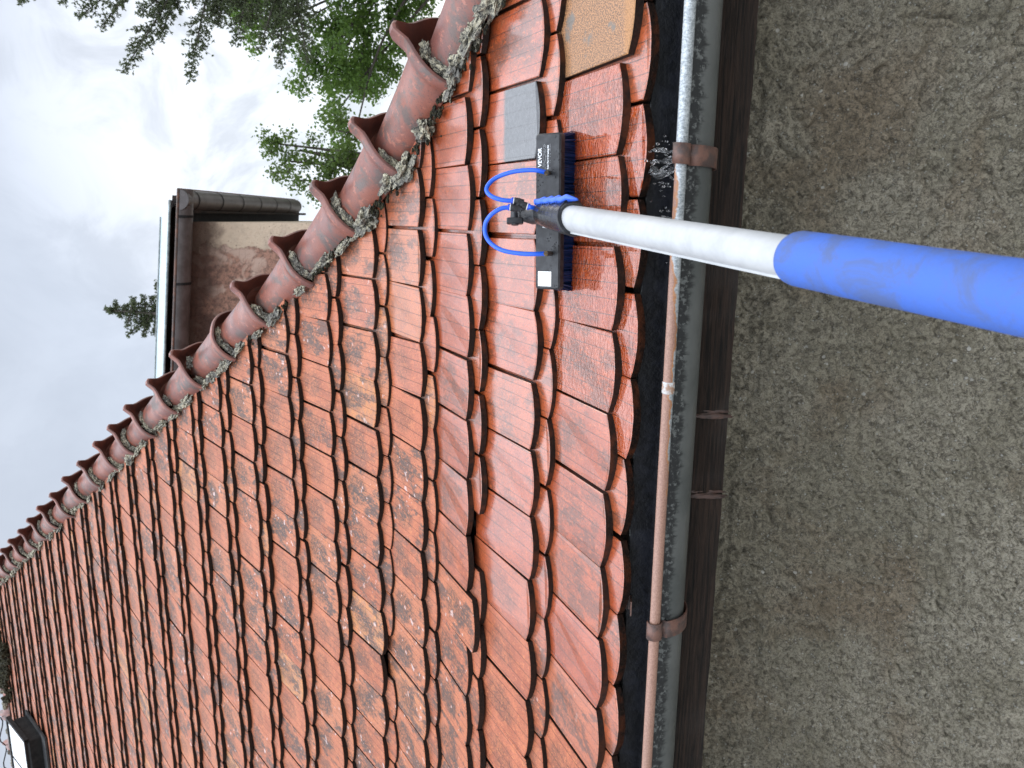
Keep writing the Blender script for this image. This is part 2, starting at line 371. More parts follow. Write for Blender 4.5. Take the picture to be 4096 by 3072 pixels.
# the roof boarding below the tiles = part 'roof'
mb = MB()
offs = [(y + .045, z - .062) for y, z in PROF]
offs = [(-.0, -.045)] + offs[0:] 
vs = []; 
for (y, z) in offs: vs += [(-7.6, y, z), (xhip(y) + .06, y, z)]
mb.add(vs, [(2 * i, 2 * i + 1, 2 * i + 3, 2 * i + 2) for i in range(len(offs) - 1)])
roof = hpart(mb.build('roof', M_DECK))
geos = []
def wetness(row, x):
    base = {0: 1.0, 1: .97, 2: .86, 3: .50, 4: .34, 5: .2}.get(row, .06)
    if row <= 2: base *= 1 - .85 * min(1, max(0, (-x - 1.0 + .1 * row) / .35)) if x < -1.0 + .1 * row else 1
    else: base *= 1.0 if x > -.25 else max(.15, 1 - (-.25 - x) / .6)
    return base
OFFX = OFF + [random.gauss(-.07, .03) for _ in range(NR - len(OFF))]
for row in range(NR):
    for layer in (1, 0):
        for j in range(-9, 42):
            xc = -(j + .5 + OFFX[row] + (.5 if layer else 0)) * .18 + (random.gauss(0, .002))
            if xc < -7.4: continue
            if xc - .09 > xhip(PROF[row][0] - .1) + .11: continue
            slip = dx = spec = 0; rn = None; wt = wetness(row, xc); lab = None
            if layer == 1 and (row, j) in ((2, 4), (4, 8)): continue
            if layer == 0:
                if (row, j) == (2, 6): slip = .05; lab = 'tile slipped down below its row'
                if (row, j) == (0, -3): slip = .022; spec = .5; lab = 'ochre tile with rough speckled lichen surface'; wt = .35
                if (row, j) == (1, -2): spec = 1; lab = 'tile with glossy slate-grey lower half'; rn = .2
                if (row, j) == (2, -1): rn = .15
                if (row, j) in ((3, 7), (3, 8)): rn = .93
                if row == 5 and j == 13: slip = .02
            if random.random() < .05 and row > 2: slip += random.uniform(-.015, .028)
            if wt > .9 and row == 0 and -2 <= j <= 1: wt = 1.0
            elif wt > .93: wt = .93
            g_ = tile_geo(row, layer, xc, slip, rnd=rn, wet=wt, spec=spec)
            if not g_: continue
            # size in the picture
            zs = [p for p in g_[0][:len(g_[0]) // 3]]
            px = [project(p) for p in zs]; k = len(px)
            area = abs(sum(px[i][0] * px[(i + 1) % k][1] - px[(i + 1) % k][0] * px[i][1] for i in range(k))) / 2 * (.2 if layer else .85)
            inn = sum(1 for a, b in px if 0 < a < 4096 and 0 < b < 3072) / k
            geos.append((area * inn, g_, lab))
geos.sort(key=lambda t: -t[0] - (1e9 if t[2] else 0))
for a, g_, lab in geos[:100]:
    o = tiles_mesh('roof_tile', [g_], roof); o['group'] = 'beaver-tail tiles nearest the gutter'
    if lab: o['label'] = lab
tag(tiles_mesh('roof_tiles', [t[1] for t in geos[100:]], roof), kind='stuff')

# ---- hip and ridge tiles
def ridge_tile(base, s, n, length, r0=.106, r1=.087, lug=True, seed=0):
    "half-cone clay tile; base = centre of its wide collar end, s = along, n = up"
    s = s.normalized(); n = (n - s * n.dot(s)).normalized(); t = s.cross(n).normalized(); mb = MB(); K = 28
    # stations: (distance, radius factor, lug height, sink)
    st = [(-.012, r0 + .013, 1), (-.008, r0 + .020, 1), (.0, r0 + .022, 1), (.016, r0 + .021, 1), (.030, r0 + .013, .92), (.040, r0 + .005, .32), (.062, r0 + .001, .07), (.08, r0 - .001, 0), (length * .5, (r0 + r1) / 2, 0), (length, r1, 0)]
    inner = [(length, r1 - .013, 0), (.07, r0 - .014, 0), (.045, r0 - .011, .05), (.02, r0 + .004, .45), (-.010, r0 + .012, .9)]
    allst = st + inner; vs = []
    broken = (seed == 7)
    for (d, r, lg) in allst:
        for k in range(K + 1):
            a = math.pi * (k / K) ; a2 = -.06 + (math.pi + .12) * k / K
            ph = a2 - math.pi / 2
            h = r
            lh = 0 if broken else lg * (.036 * math.exp(-(ph / .21) ** 6) + .024 * math.exp(-(ph / .42) ** 2))
            wob = 1 + .012 * noise.noise(Vector((a2 * 1.5, d * 8, seed * 4.3)))
            vs.append(base + s * (d - lg * .012 * math.exp(-(ph / .3) ** 2)) + t * (math.cos(a2) * h * wob) + n * (math.sin(a2) * (h * 1.02 * wob + lh)))
    m = len(allst); fs = []; mis = []
    for i in range(m):
        i2 = (i + 1) % m
        for k in range(K): fs.append((i * (K + 1) + k, i * (K + 1) + k + 1, i2 * (K + 1) + k + 1, i2 * (K + 1) + k))
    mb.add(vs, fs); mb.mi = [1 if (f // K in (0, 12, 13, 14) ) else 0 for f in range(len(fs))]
    # sides closed along the bottom
    a = [i * (K + 1) for i in range(m)]; 
    return mb
FEETY = [.37, .64, .915, 1.15, 1.382, 1.618, 1.841, 2.062, 2.289, 2.52, 2.725, 2.915, 3.16, 3.385, 3.63, 3.86, 4.085, 4.31, 4.54, 4.765, 4.99, 5.215, 5.44, 5.62]
T = Vector((.769, .639, 0))
ctr = [Vector((xhip(y), y, zroof(y))) + T * .099 + Vector((0, 0, -.012)) for y in [.1] + FEETY]
for i in range(len(ctr) - 1):
    a, b = ctr[i], ctr[i + 1]; s = (b - a); tl = s.length; s = s.normalized()
    n = Vector((0, 0, 1)); n = (n - s * n.dot(s)).normalized()
    tilt = random.gauss(0, .018)
    s2 = (s + n * (tilt - .012) + T * random.gauss(0, .012)).normalized()
    mb = ridge_tile(a + n * random.gauss(0, .003), s2, n, tl + .035, seed=i)
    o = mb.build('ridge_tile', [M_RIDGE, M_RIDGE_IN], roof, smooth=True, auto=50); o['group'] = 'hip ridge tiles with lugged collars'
    # mortar in the collar gap and along the foot
    m2 = MB(); t = s.cross(n).normalized()
    tv = -t if t.dot(T) > 0 else t                                        # towards the visible side
    for q in range(random.choice((4, 7, 9))):
        ang = random.uniform(-.15, 1.5) if i % 3 else random.uniform(-.1, .8); rr = .094
        p = a - s * random.uniform(-.006, .012) + (tv * math.cos(ang) + n * math.sin(ang)) * rr
        rd = (tv * math.cos(ang) + n * math.sin(ang)); tg = rd.cross(s)
        m2.rock(p, (random.uniform(.018, .034), random.uniform(.009, .014), random.uniform(.010, .02)), i * 9 + q, (tg, rd, s), rough=.75, sub=3, freq=1.8)
    for q in range(10):
        f = q / 10 + random.uniform(-.03, .03); foot = a + s * tl * f + tv * random.uniform(.094, .116 if i > 3 else .125)
        foot.z = zroof(foot.y) + .002
        if random.random() < .38 or noise.noise(Vector((i * .9, f * 2.2, 3))) > .10: continue
        m2.rock(foot, tuple(v_ * (1.6 if i < 4 else 1.1) for v_ in (random.uniform(.020, .045), random.uniform(.010, .026), random.uniform(.006, .016))), i * 31 + q + 400, (s, tv, n), rough=.9, sub=3, freq=2)
    tag(m2.build('mortar', M_MORTAR, roof), kind='stuff')
    if i < 7:
        m3 = MB()
        for q in range(80 if i < 5 else 20):
            f = random.random(); foot = a + s * tl * f + tv * (.10 + abs(random.gauss(0, .022 if i < 4 else .01))); foot.z = zroof(foot.y) + .004
            r = random.uniform(.003, .009); m3.rock(foot, (r, r * random.uniform(.7, 1.3), r * .6), i * 17 + q + 900, rough=.6, sub=2, freq=5)
        tag(m3.build('moss', M_MOSS, roof), kind='stuff')
yr, zr = 5.64, zroof(5.62)
x = -3.75
k = 0
while x > -7.2:
    mb = ridge_tile(Vector((x - .36, yr + .07, zr - .02)), Vector((1, 0, 0)), Vector((0, 0, 1)), .4, seed=40 + k)
    o = mb.build('ridge_tile', [M_RIDGE, M_RIDGE_IN], roof, smooth=True, auto=50); o['group'] = 'ridge tiles along the top'
    m2 = MB()
    for q in range(10): m2.rock((x - .36 + random.uniform(-.2, .2), yr - .03 + random.uniform(-.01, .02), zr + random.uniform(-.02, .03)), (.03, .02, .02), k * 7 + q, rough=.8)
    tag(m2.build('mortar', M_MORTAR, roof), kind='stuff')
    x -= .36; k += 1
# other two roof faces
mb = MB(); vs = []
ys = [-.05, .3, .64, 1.15, 1.6, 2.5, 3.5, 4.5, 5.64]
for y in ys: X = xhip(y) + .09; Z = zroof(y) - .05; D = (Z + .15) / 1.24; vs += [(X, y, Z), (X + D + .05, y, -.2)]
mb.add(vs, [(2 * i, 2 * i + 2, 2 * i + 3, 2 * i + 1) for i in range(len(ys) - 1)])
mb.add([(-7.6, yr + .08, zr - .06), (-3.7, yr + .08, zr - .06), (1.2, 11.2, -.2), (-7.6, 11.2, -.2)], [(0, 1, 2, 3)])
M_FAR = simple('clay_far_side', (.30, .10, .06), (.22, .08, .05), 6, .7, .01, 40)
mb.build('roof_far_sides', M_FAR, roof)

# ---- skylight near the ridge
sk = MB(); yb, yt = 4.50, 4.98
uu = Vector((0, UPD.x, UPD.y)); nn = Vector((0, -UPD.y, UPD.x)); xx = Vector((1, 0, 0))
base = Vector((-5.12, 4.88, zroof(4.88)))
M_BLK = simple('black_weathered_metal', (.006, .0065, .007), (.014, .014, .014), 20, .7, .002, spec=.2)
sk.box(base + nn * .06, (xx, uu, nn), (.40, .24, .07), .012)
sko = hpart(sk.build('skylight', M_BLK), house)
fl = MB(); fl.box(base + nn * .012 - uu * .05, (xx, uu, nn), (.44, .30, .008)); fl.build('flashing', simple('lead', (.03, .032, .034), (.05, .05, .05), 9, .9, spec=.1), sko)
lid = (uu * math.cos(.04) + nn * math.sin(.04)).normalized(); ln = xx.cross(lid).normalized()
gp = MB(); gc = base + nn * .145 + uu * .04
gp.box(gc, (xx, lid, ln), (.40, .24, .006)); gp.build('pane', Mt('sky_reflection_glass', .18, .8, (.86, .88, .90)).m, sko)  # white base colour paints the sky's reflection into the glass
fr = MB()
for sx_ in (-1, 1): fr.box(gc + xx * .405 * sx_, (xx, lid, ln), (.014, .255, .018))
for sv in (-1, 1): fr.box(gc + lid * .25 * sv, (xx, lid, ln), (.40, .014, .018))
fr.box(gc, (xx, lid, ln), (.006, .30, .011))
fr.build('frame', M_BLK, sko)
cb = MB(); pts = [Vector((-4.55 - .05 * i, yr - .02 + .04 * math.sin(i), zr + .10 + .10 * math.cos(i * .8) * (i < 6))) for i in range(28)]
cb.tube(pts, .006, 6)
pts = [Vector((-4.42 + .12 * math.cos(a), yr - .02, zr + .13 + .12 * math.sin(a))) for a in np.linspace(0, 6.6, 30)]
cb.tube(pts, .007, 6)
hpart(cb.build('cable', M_BLK, smooth=True))
db = MB()
for q in range(150):
    yq = yr - abs(random.gauss(0, .12)); db.rock((-4.5 + random.gauss(0, .16), yq, zroof(min(yq, 5.62)) + random.uniform(.0, .06)), (random.uniform(.01, .04),) * 3, 70 + q, rough=.9)
for q in range(26):
    p_ = Vector((-4.5 + random.gauss(0, .15), yr - .06, zr)); db.tube([p_, p_ + Vector((random.gauss(0, .06), -.05, .07)), p_ + Vector((random.gauss(0, .14), -.08, .16))], [.004, .003, .002], 4)
tag(hpart(db.build('moss', M_MOSS), roof), kind='stuff'); 

# ---- wall
def wall_mat():
    m = Mt('rough_grey_render', .92, .25)
    c = m.mix(m.noise(3.2, 5, .6, rng=(.35, .65)), (.40, .365, .275), (.52, .475, .375))
    c = m.mix(m.math('MULTIPLY', m.noise(2.1, 4, .6, dist=.6, rng=(.5, .7)), .75), c, (.36, .28, .19))
    c = m.mix(m.math('MULTIPLY', m.noise(60, 7, .85, dist=.8, rng=(.48, .57)), .8), c, (.15, .13, .10))
    c = m.mix(m.math('MULTIPLY', m.noise(200, 5, .8, rng=(.50, .60)), .6), c, (.09, .08, .065))
    v = m.vor(95); c = m.mix(m.math('MULTIPLY', m.ss(v[0], .35, .1), m.ss(m.noise(60, 1), .5, .62)), c, (.55, .55, .50))
    v2 = m.vor(24); c = m.mix(m.math('MULTIPLY', m.ss(v2[0], .16, .10), m.ss(m.noise(11, 1), .56, .60)), c, (.62, .60, .54))
    m.base(c)
    h = m.math('ADD', m.math('MULTIPLY', m.noise(55, 6, .75, dist=.6), 1.0), m.math('MULTIPLY', m.vor(42)[0], -.5))
    n = m.bump(h, 1, .03); m.bump(m.noise(260, 5, .8), 1, .010, n)
    return m.m
M_WALL = wall_mat()
def grid(a, b, c, d, n0, n1, n2): return np.concatenate([np.linspace(a, b, n0, endpoint=False), np.linspace(b, c, n1, endpoint=False), np.linspace(c, d, n2)])
gxs = grid(-2.8, -1.95, .95, 1.25, 40, 880, 12); gzs = grid(-1.78, -1.28, -.36, .06, 30, 290, 20)
nx, nz = len(gxs), len(gzs)
X, Z = np.meshgrid(gxs, gzs)
Y = np.empty_like(X)
for i in range(nz):
    for j in range(nx):
        p = Vector((X[i, j], 0, Z[i, j])); q = noise.noise(p * 17); r = noise.noise(p * 41 + Vector((9, 3, 1)))
        Y[i, j] = .46 - .034 * abs(q) ** .7 - .022 * abs(r) ** .7 - .014 * noise.noise(p * 6) - .012 * abs(noise.noise(p * 88)) ** .8
vv = np.c_[X.ravel(), Y.ravel(), Z.ravel()]
idx = np.arange(nx * nz).reshape(nz, nx)
ff = np.c_[idx[:-1, :-1].ravel(), idx[:-1, 1:].ravel(), idx[1:, 1:].ravel(), idx[1:, :-1].ravel()]
me = bpy.data.meshes.new('wall'); me.from_pydata(vv.tolist(), [], ff.tolist()); me.materials.append(M_WALL); me.polygons.foreach_set('use_smooth', [True] * len(ff))
wall = hpart(link('wall', me))
mb = MB()
mb.box((-5.1, .56, -.86), ((1, 0, 0), (0, 1, 0), (0, 0, 1)), (2.5, .10, .92)); mb.box((1.20, 4.5, -.95), ((1, 0, 0), (0, 1, 0), (0, 0, 1)), (.05, 4.2, .80)); mb.box((-7.5, 4.5, -.9), ((1, 0, 0), (0, 1, 0), (0, 0, 1)), (.05, 4.2, .8)); mb.box((-3.2, 9, -.9), ((1, 0, 0), (0, 1, 0), (0, 0, 1)), (4.4, .05, .8))
hpart(mb.build('side_walls', M_WALL))

# ---- fascia board, soffit
def wood_mat():
    m = Mt('old_dark_wood', .7, .2)
    co = m.scale(m.co, (1, 1, 26)); n = m.noise(5.5, 6, .7, co=co, dist=.8, rng=(.35, .68))
    c = m.mix(n, (.006, .005, .0045), (.036, .022, .016)); c = m.mix(m.math('MULTIPLY', m.noise(5, 4, rng=(.5, .7)), .4), c, (.045, .04, .038))
    m.base(c); m.bump(m.noise(7, 6, .75, co=m.scale(m.co, (1, 1, 40)), dist=.5), 1, .006); return m.m
M_WOOD = wood_mat()
fb = MB()
def wob(p):
    x, y, z = p
    if z < -.2: z += .004 * noise.noise(Vector((x * 4, 0, 3))) + .0015 * noise.noise(Vector((x * 22, 1, 3)))
    if y < .01: y -= .003 * noise.noise(Vector((x * 5, z * 30, 7)))
    return (x, y, z)
fb.sweep([(.012, -.05), (.004, -.10), (.002, -.17), (.0, -.20), (.0, -.225), (.002, -.25), (.008, -.264), (.04, -.264), (.04, -.05)], -7.4, 1.2, 420, closed=True, fn=wob)
fas = hpart(fb.build('fascia_board', M_WOOD, smooth=True, auto=50))
M_STRAP = simple('rust_brown_iron', (.018, .009, .007), (.06, .028, .02), 30, .5, .002, 150)
for xb, in ((-.3797,), (-.5621,)):
    s_ = MB(); s_.rock((xb, .0, -.225), (.006, .004, .042), xb * 10, rough=.35, sub=3); s_.rock((xb + .010, .003, -.222), (.005, .003, .041), xb * 7, rough=.4, sub=3)
    s_.build('wood_batten', M_STRAP, fas, smooth=True)
sf = MB(); sf.box((-3.1, .25, -.245), ((1, 0, 0), (0, 1, 0), (0, 0, 1)), (4.3, .215, .008)); hpart(sf.build('soffit', M_WOOD))

# ---- gutter
def zinc():
    m = Mt('wet_weathered_zinc', .35, .35)
    sep = m.new('ShaderNodeSeparateXYZ'); m.L.new(m.co, sep.inputs[0]); z = sep.outputs[2]; y = sep.outputs[1]
    c = m.mix(m.noise(6, 4, rng=(.35, .65)), (.060, .066, .064), (.095, .10, .097))
    # black drip staining right under the bead, ragged lower edge
    e = m.math('ADD', z, m.math('MULTIPLY', m.noise(60, 5, .7, co=m.scale(m.co, (1, .3, .25))), .05))
    st = m.ss(e, -.112, -.098)
    c = m.mix(m.math('MULTIPLY', st, .93), c, (.010, .011, .012))
    c = m.mix(m.math('MULTIPLY', m.noise(90, 4, .75, rng=(.52, .62)), m.math('MULTIPLY', st, .5)), c, (.17, .18, .175))
    m.base(c); m.rough(m.ss(m.noise(20, 3), .3, .7, .30, .55)); m.b.inputs['Metallic'].default_value = .35
    m.bump(m.noise(25, 4), .25, .004); return m.m
M_ZINC = zinc()
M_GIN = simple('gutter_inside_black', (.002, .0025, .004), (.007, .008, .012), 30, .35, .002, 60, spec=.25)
gy, gz, gr = -.083, -.104, .066
prof = []
for k in range(21):
    a = math.radians(180 + 180 * k / 20); prof.append((gy + gr * math.cos(a), gz + gr * math.sin(a)))
prof.append((gy + gr, -.06)); prof.append((gy + gr + .006, -.058))
gm = MB(); gm.sweep(prof, -7.3, 1.3, 60); gm.mi = [0] * len(gm.f)
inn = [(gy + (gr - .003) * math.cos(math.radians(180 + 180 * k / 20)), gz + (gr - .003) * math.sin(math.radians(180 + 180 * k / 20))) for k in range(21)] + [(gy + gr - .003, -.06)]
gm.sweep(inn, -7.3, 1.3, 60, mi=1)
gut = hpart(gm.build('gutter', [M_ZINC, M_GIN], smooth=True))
def bead_mat():
    m = Mt('rusty_galvanised_bead', .45, .5)
    sep = m.new('ShaderNodeSeparateXYZ'); m.L.new(m.co, sep.inputs[0])
    c = m.mix(m.noise(160, 4, .8, co=m.scale(m.co, (1.6, 1, 1)), rng=(.35, .65)), (.17, .19, .205), (.42, .45, .465))
    e = m.math('ADD', sep.outputs[0], m.math('MULTIPLY', m.math('SUBTRACT', m.noise(9, 5, .65), .5), 1.25))
    e = m.math('ADD', e, m.math('MULTIPLY', sep.outputs[2], -22.0)); 
    ru = m.ss(e, 2.02, 1.92)
    rc = m.mix(m.noise(300, 3, .7, rng=(.4, .6)), (.20, .105, .075), (.27, .15, .11))
    ed = m.math('MULTIPLY', m.ss(e, 1.86, 1.94), m.ss(e, 2.02, 1.97))
    c = m.mix(ru, c, m.mix(ed, rc, (.30, .12, .035))); m.base(c)
    m.put(m.b.inputs['Metallic'], m.math('MULTIPLY', m.math('SUBTRACT', 1, ru), .45))
    m.bump(m.noise(250, 3, .7), .4, .0015); return m.m
bd = MB(); bp = [Vector((xx_, gy - gr - .001 + .0008 * math.sin(xx_ * 9), gz + .007)) for xx_ in np.linspace(-7.3, 1.3, 120)]
bd.tube(bp, .0108, 18); bdo = bd.build('bead', bead_mat(), gut, smooth=True)
for xs in (-.285, -3.9):
    s_ = MB(); s_.tube([Vector((xs + d, gy - gr - .001, gz + .007)) for d in (-.012, -.010, .010, .012)], [.011, .0124, .0124, .011], 16); s_.build('bead_joint', simple('white_solder', (.45, .47, .48), (.25, .15, .10), 60, .4), gut, smooth=True)
M_BRK = simple('rusty_strap', (.045, .026, .022), (.11, .05, .035), 35, .5, .002, 120)
for xb, tw in ((.153, -.004), (-.803, .004), (-1.76, 0), (1.05, 0), (-2.7, 0), (-3.6, 0), (-4.5, 0), (-5.4, 0), (-6.3, 0)):
    b_ = MB(); wd = .0185; pr = []
    for k in range(10): a = math.radians(-30 + k * 26); pr.append((gy - gr - .001 - .0135 * math.sin(a) , gz + .007 + .0135 * math.cos(a)))
    for k in range(1, 21): a = math.radians(186 + 174 * k / 20); pr.append((gy + (gr + .005) * math.cos(a), gz + (gr + .005) * math.sin(a)))
    pr.append((gy + gr + .005, -.05))
    o_ = len(pr); vs = []
    for sx_ in (-wd, wd):
        for t_, (yy, zz) in enumerate(pr): vs.append((xb + sx_ + tw * t_ / 10, yy, zz))
    b_.add(vs, [(i, i + 1, o_ + i + 1, o_ + i) for i in range(o_ - 1)])
    o = b_.build('bracket', M_BRK, gut, smooth=True); md = o.modifiers.new('thickness', 'SOLIDIFY'); md.thickness = .003; md.offset = 1
    h_ = MB(); h_.sweep([(-.018, -.058), (-.022, -.066), (-.052, -.062)], xb - .022, xb + .012, 2); h2 = h_.build('hook', M_BRK, gut); md = h2.modifiers.new('thickness', 'SOLIDIFY'); md.thickness = .003
# grit lying in the gutter
gr_ = MB()
for q in range(420):
    xq = random.uniform(-1.4, .6); aq = math.radians(random.uniform(285, 352)); r_ = random.uniform(.0006, .0017)
    gr_.rock((xq, gy + (gr - .004) * math.cos(aq), gz + (gr - .004) * math.sin(aq)), (r_, r_, r_), q, sub=0)
tag(gr_.build('grit', simple('pale_grit', (.35, .33, .28), (.12, .10, .07), 200), gut), kind='stuff')

# ================================================================ CLEANING BRUSH
BR = tag(empty('cleaning_brush', (.04, .12, .12)), 'black brush with blue hoses and bristles on a white pole with blue foam grip', 'brush')
def bpart(o, parent=None):
    if parent: o.parent = parent
    else: o.parent = BR; o.matrix_parent_inverse = Matrix.Translation(-BR.location)
    return o
bn = Vector((.0, -.85, .53)).normalized(); bx = Vector((.9994, .035, .0)).normalized(); bx = (bx - bn * bx.dot(bn)).normalized(); bw = bn.cross(bx).normalized()
if bw.z < 0: bw = -bw
hw_ = .0312; hl = .1688
bc = at(2190, 851, 1.700)
TK = .0115
mbk = MB(); mbk.box(bc - bn * TK, (bx, bw, bn), (hl, hw_, TK), .0035)
M_PLA = Mt('wet_black_plastic', .42, .35); M_PLA.base(M_PLA.mix(M_PLA.noise(60, 4, rng=(.4, .65)), (.014, .015, .018), (.03, .032, .036)))
vd = M_PLA.vor(170); drp = M_PLA.math('MULTIPLY', M_PLA.ss(vd[0], .30, .12), M_PLA.ss(M_PLA.noise(25, 2), .50, .60)); M_PLA.bump(drp, .9, .003, M_PLA.bump(M_PLA.noise(300, 3), .25, .001))
M_PLA = M_PLA.m
blk = bpart(mbk.build('brush_block', M_PLA, smooth=True, auto=35))
bs = MB()
for q in range(10000):
    a = random.uniform(-1, 1) * (hl - .004); b = random.uniform(-1, 1) * (hw_ - .004)
    p0 = bc - bn * (2 * TK - .001) + bx * a + bw * b
    fl_ = .018 * max(0, abs(a / hl) - .86) / .14
    tuft = noise.noise(Vector((a * 160, b * 160, 1))) * .003
    Lb = min(.075, max(.02, (p0.z - .402 * p0.y) / .872)) * random.uniform(.94, 1.02)
    p1 = p0 - bn * Lb + bx * (math.copysign(fl_, a) * random.uniform(.5, 1) + tuft + random.gauss(0, .0007)) + bw * (b / hw_ * .004 + tuft - .003)
    pm = (p0 + p1) / 2; d = (bx * random.gauss(0, 1) + bw * random.gauss(0, 1)).normalized() * .0011
    bs.add([p0 - d, p0 + d, pm + d, pm - d, p1 + d * .6, p1 - d * .6], [(0, 1, 2, 3), (3, 2, 4, 5)])
tag(bpart(bs.build('bristles', Mt('blue_bristle', .4, .5, (.003, .026, .11)).m)), kind='stuff')
for fa_ in (-.95, .95, -.45, .45):
    sc_m = MB(); pc = bc + bx * hl * fa_ - bw * hw_ * .55; sc_m.tube([pc - bn * .001, pc + bn * .0012], .0028, 12); sc_m.build('screw', M_PLA, blk, smooth=True, auto=40)
# lettering and sticker on the block
def text(body, size, center, xdir, ydir, parent, mat, name='lettering', bold=.0):
    cu = bpy.data.curves.new(name, 'FONT'); cu.body = body; cu.size = size; cu.align_x = 'CENTER'; cu.align_y = 'CENTER'; cu.offset = bold
    to = bpy.data.objects.new('tmp', cu); col.objects.link(to); bpy.context.view_layer.update()
    me = bpy.data.meshes.new_from_object(to.evaluated_get(bpy.context.evaluated_depsgraph_get())); bpy.data.objects.remove(to)
    zd = xdir.cross(ydir).normalized()
    me.transform(Matrix(((xdir.x, ydir.x, zd.x, center.x), (xdir.y, ydir.y, zd.y, center.y), (xdir.z, ydir.z, zd.z, center.z), (0, 0, 0, 1))))
    me.materials.append(mat); return link(name, me, parent)
M_WHT = Mt('white_print', .5, .5, (.72, .74, .76)).m
sf_ = bn * .0006
def onblk(fa, fb): return bc + bx * hl * fa + bw * hw_ * fb
text('VEVOR', .0128, onblk(.70, .62) + sf_, bx, bw, blk, M_WHT, bold=.0003)
text('Solar Panel Cleaning Kit', .0052, onblk(.70, -.02) + sf_, bx, bw, blk, M_WHT, bold=.00018)
ln_ = MB()
for fb_, wln in ((.36, .026), (.26, .027), (.17, .027), (-.19, .027)):
    for q in range(26):
        cx_ = -wln + 2 * wln * q / 25
        if random.random() < .8: ln_.box(onblk(.70, fb_) + bx * cx_ + sf_, (bx, bw, bn), (.0008, .0005 * random.uniform(.5, 1), .0001))
ln_.build('small_print', Mt('grey_print', .5, .5, (.3, .31, .33)).m, blk)
st_ = MB(); st_.box(onblk(-.86, .20) + sf_ * .5, (bx, bw, bn), (.0165, .0168, .0004)); st_.build('sticker', Mt('white_sticker', .5, .5, (.78, .78, .76)).m, blk)
# pole
PA = Vector((.0481, .1553, .1693)); PB = Vector((-.0388, -1.0069, -.2693)); P1 = Vector((.0345, -.0335, .0991)); P2 = Vector((-.0112, -.6509, -.1332))
ax = (P2 - P1).normalized(); e1 = (-DOWN - ax * (-DOWN).dot(ax)).normalized(); e2 = ax.cross(e1).normalized()
if e2.dot(FWD) > 0: e2 = -e2      # towards the camera
R_ = .026
ptb = MB(); ptb.tube([P1 - ax * .10, P2 + ax * .03], R_, 48)
ptb.box((P1 - ax * .10 + P2 + ax * .03) / 2 - e1 * (R_ * .965) + e2 * R_ * .18, (ax, e1, e2), ((P2 - P1).length / 2 + .065, .0028, .0042))
pm_ = Mt('white_pole_paint', .5, .4); pm_.base(pm_.mix(pm_.noise(14, 5, .7, rng=(.35, .7)), (.40, .41, .415), (.33, .34, .35)))
pm_.base(pm_.mix(pm_.math('MULTIPLY', pm_.noise(40, 6, .8, rng=(.64, .70)), .5), pm_.b.inputs['Base Color'].links[0].from_socket, (.25, .25, .25)))
pole = bpart(ptb.build('pole', pm_.m, smooth=True, auto=40))
gs = P2 - ax * .0
gb = MB(); Lg = (PB - P2).length + .25; RG = .0335
gpts = [gs + ax * d for d in (0, .0015, .006, .014, .10, .2, .3, .4, Lg)]
gb.tube(gpts, [R_ + .0005, R_ + .004, RG - .0015, RG, RG + .0004, RG, RG + .0003, RG, RG], 48)
gm_ = Mt('blue_foam', .75, .4); gm_.base(gm_.mix(gm_.noise(14, 6, .75, dist=.6, rng=(.42, .64)), (.045, .115, .42), (.06, .10, .25))).bump(gm_.noise(180, 4, .7), .3, .002)
bpart(gb.build('foam_grip', gm_.m, smooth=True))
# socket sleeve, stepped, shiny black
M_SLV = Mt('glossy_black_socket', .22, .6, (.016, .017, .019)); M_SLV.bump(M_SLV.noise(50, 4), .4, .003); M_SLV = M_SLV.m
s0 = P1 - ax * .125
slp = []; slr = []
for d, r in ((0, .022), (.004, .0255), (.040, .0285), (.0405, .0275), (.043, .0275), (.0435, .0292), (.075, .0302), (.0755, .0292), (.078, .0292), (.0785, .031), (.112, .0315), (.1125, .0305), (.115, .0305), (.1155, .0325), (.145, .033), (.147, .031)):
    slp.append(s0 + ax * d); slr.append(r)
sl = MB(); sl.tube(slp, slr, 40); slv = bpart(sl.build('socket', M_SLV, smooth=True, auto=40))
ep = MB()   # slanted end flange with an ear
fc = s0 + ax * .150; sn = (ax + e1 * .42).normalized(); fe = (e1 - sn * e1.dot(sn)).normalized(); fz = sn.cross(fe)
vs = []; K = 36
for off in (-.002, .003):
    for k in range(K):
        a = 2 * math.pi * k / K; rr = .0345 * (1 + .38 * math.exp(-((((a + math.pi) % (2 * math.pi)) - math.pi) / .42) ** 2))
        vs.append(fc + sn * off + fe * math.cos(a) * rr * 1.04 + fz * math.sin(a) * .0345)
ep.add(vs, [tuple(range(K))[::-1], tuple(range(K, 2 * K))] + [(k, (k + 1) % K, K + (k + 1) % K, K + k) for k in range(K)])
ep.build('flange', M_PLA, slv)
M_BLU = Mt('blue_rubber', .45, .5, (.035, .12, .62)).m
for k in range(4):
    pad = MB(); c0 = s0 + ax * (.016 + .036 * k) + e1 * (.0235 + .0032 * k) + e2 * .014
    pa = [c0 - ax * .018 - e1 * .006 + e2 * .004, c0 - ax * .012 + e2 * .006, c0, c0 + ax * .016 + e1 * .006 - e2 * .003, c0 + ax * (.034 if k < 3 else .045) + e1 * .005 - e2 * .010]
    pad.tube(pa, [.0035, .0075, .0095, .0090, .003], 18, up=e1, fn=lambda a, i: .42 + .58 * abs(math.sin(a)) ** .8)
    pad.build('rubber_pad', M_BLU, slv, smooth=True)
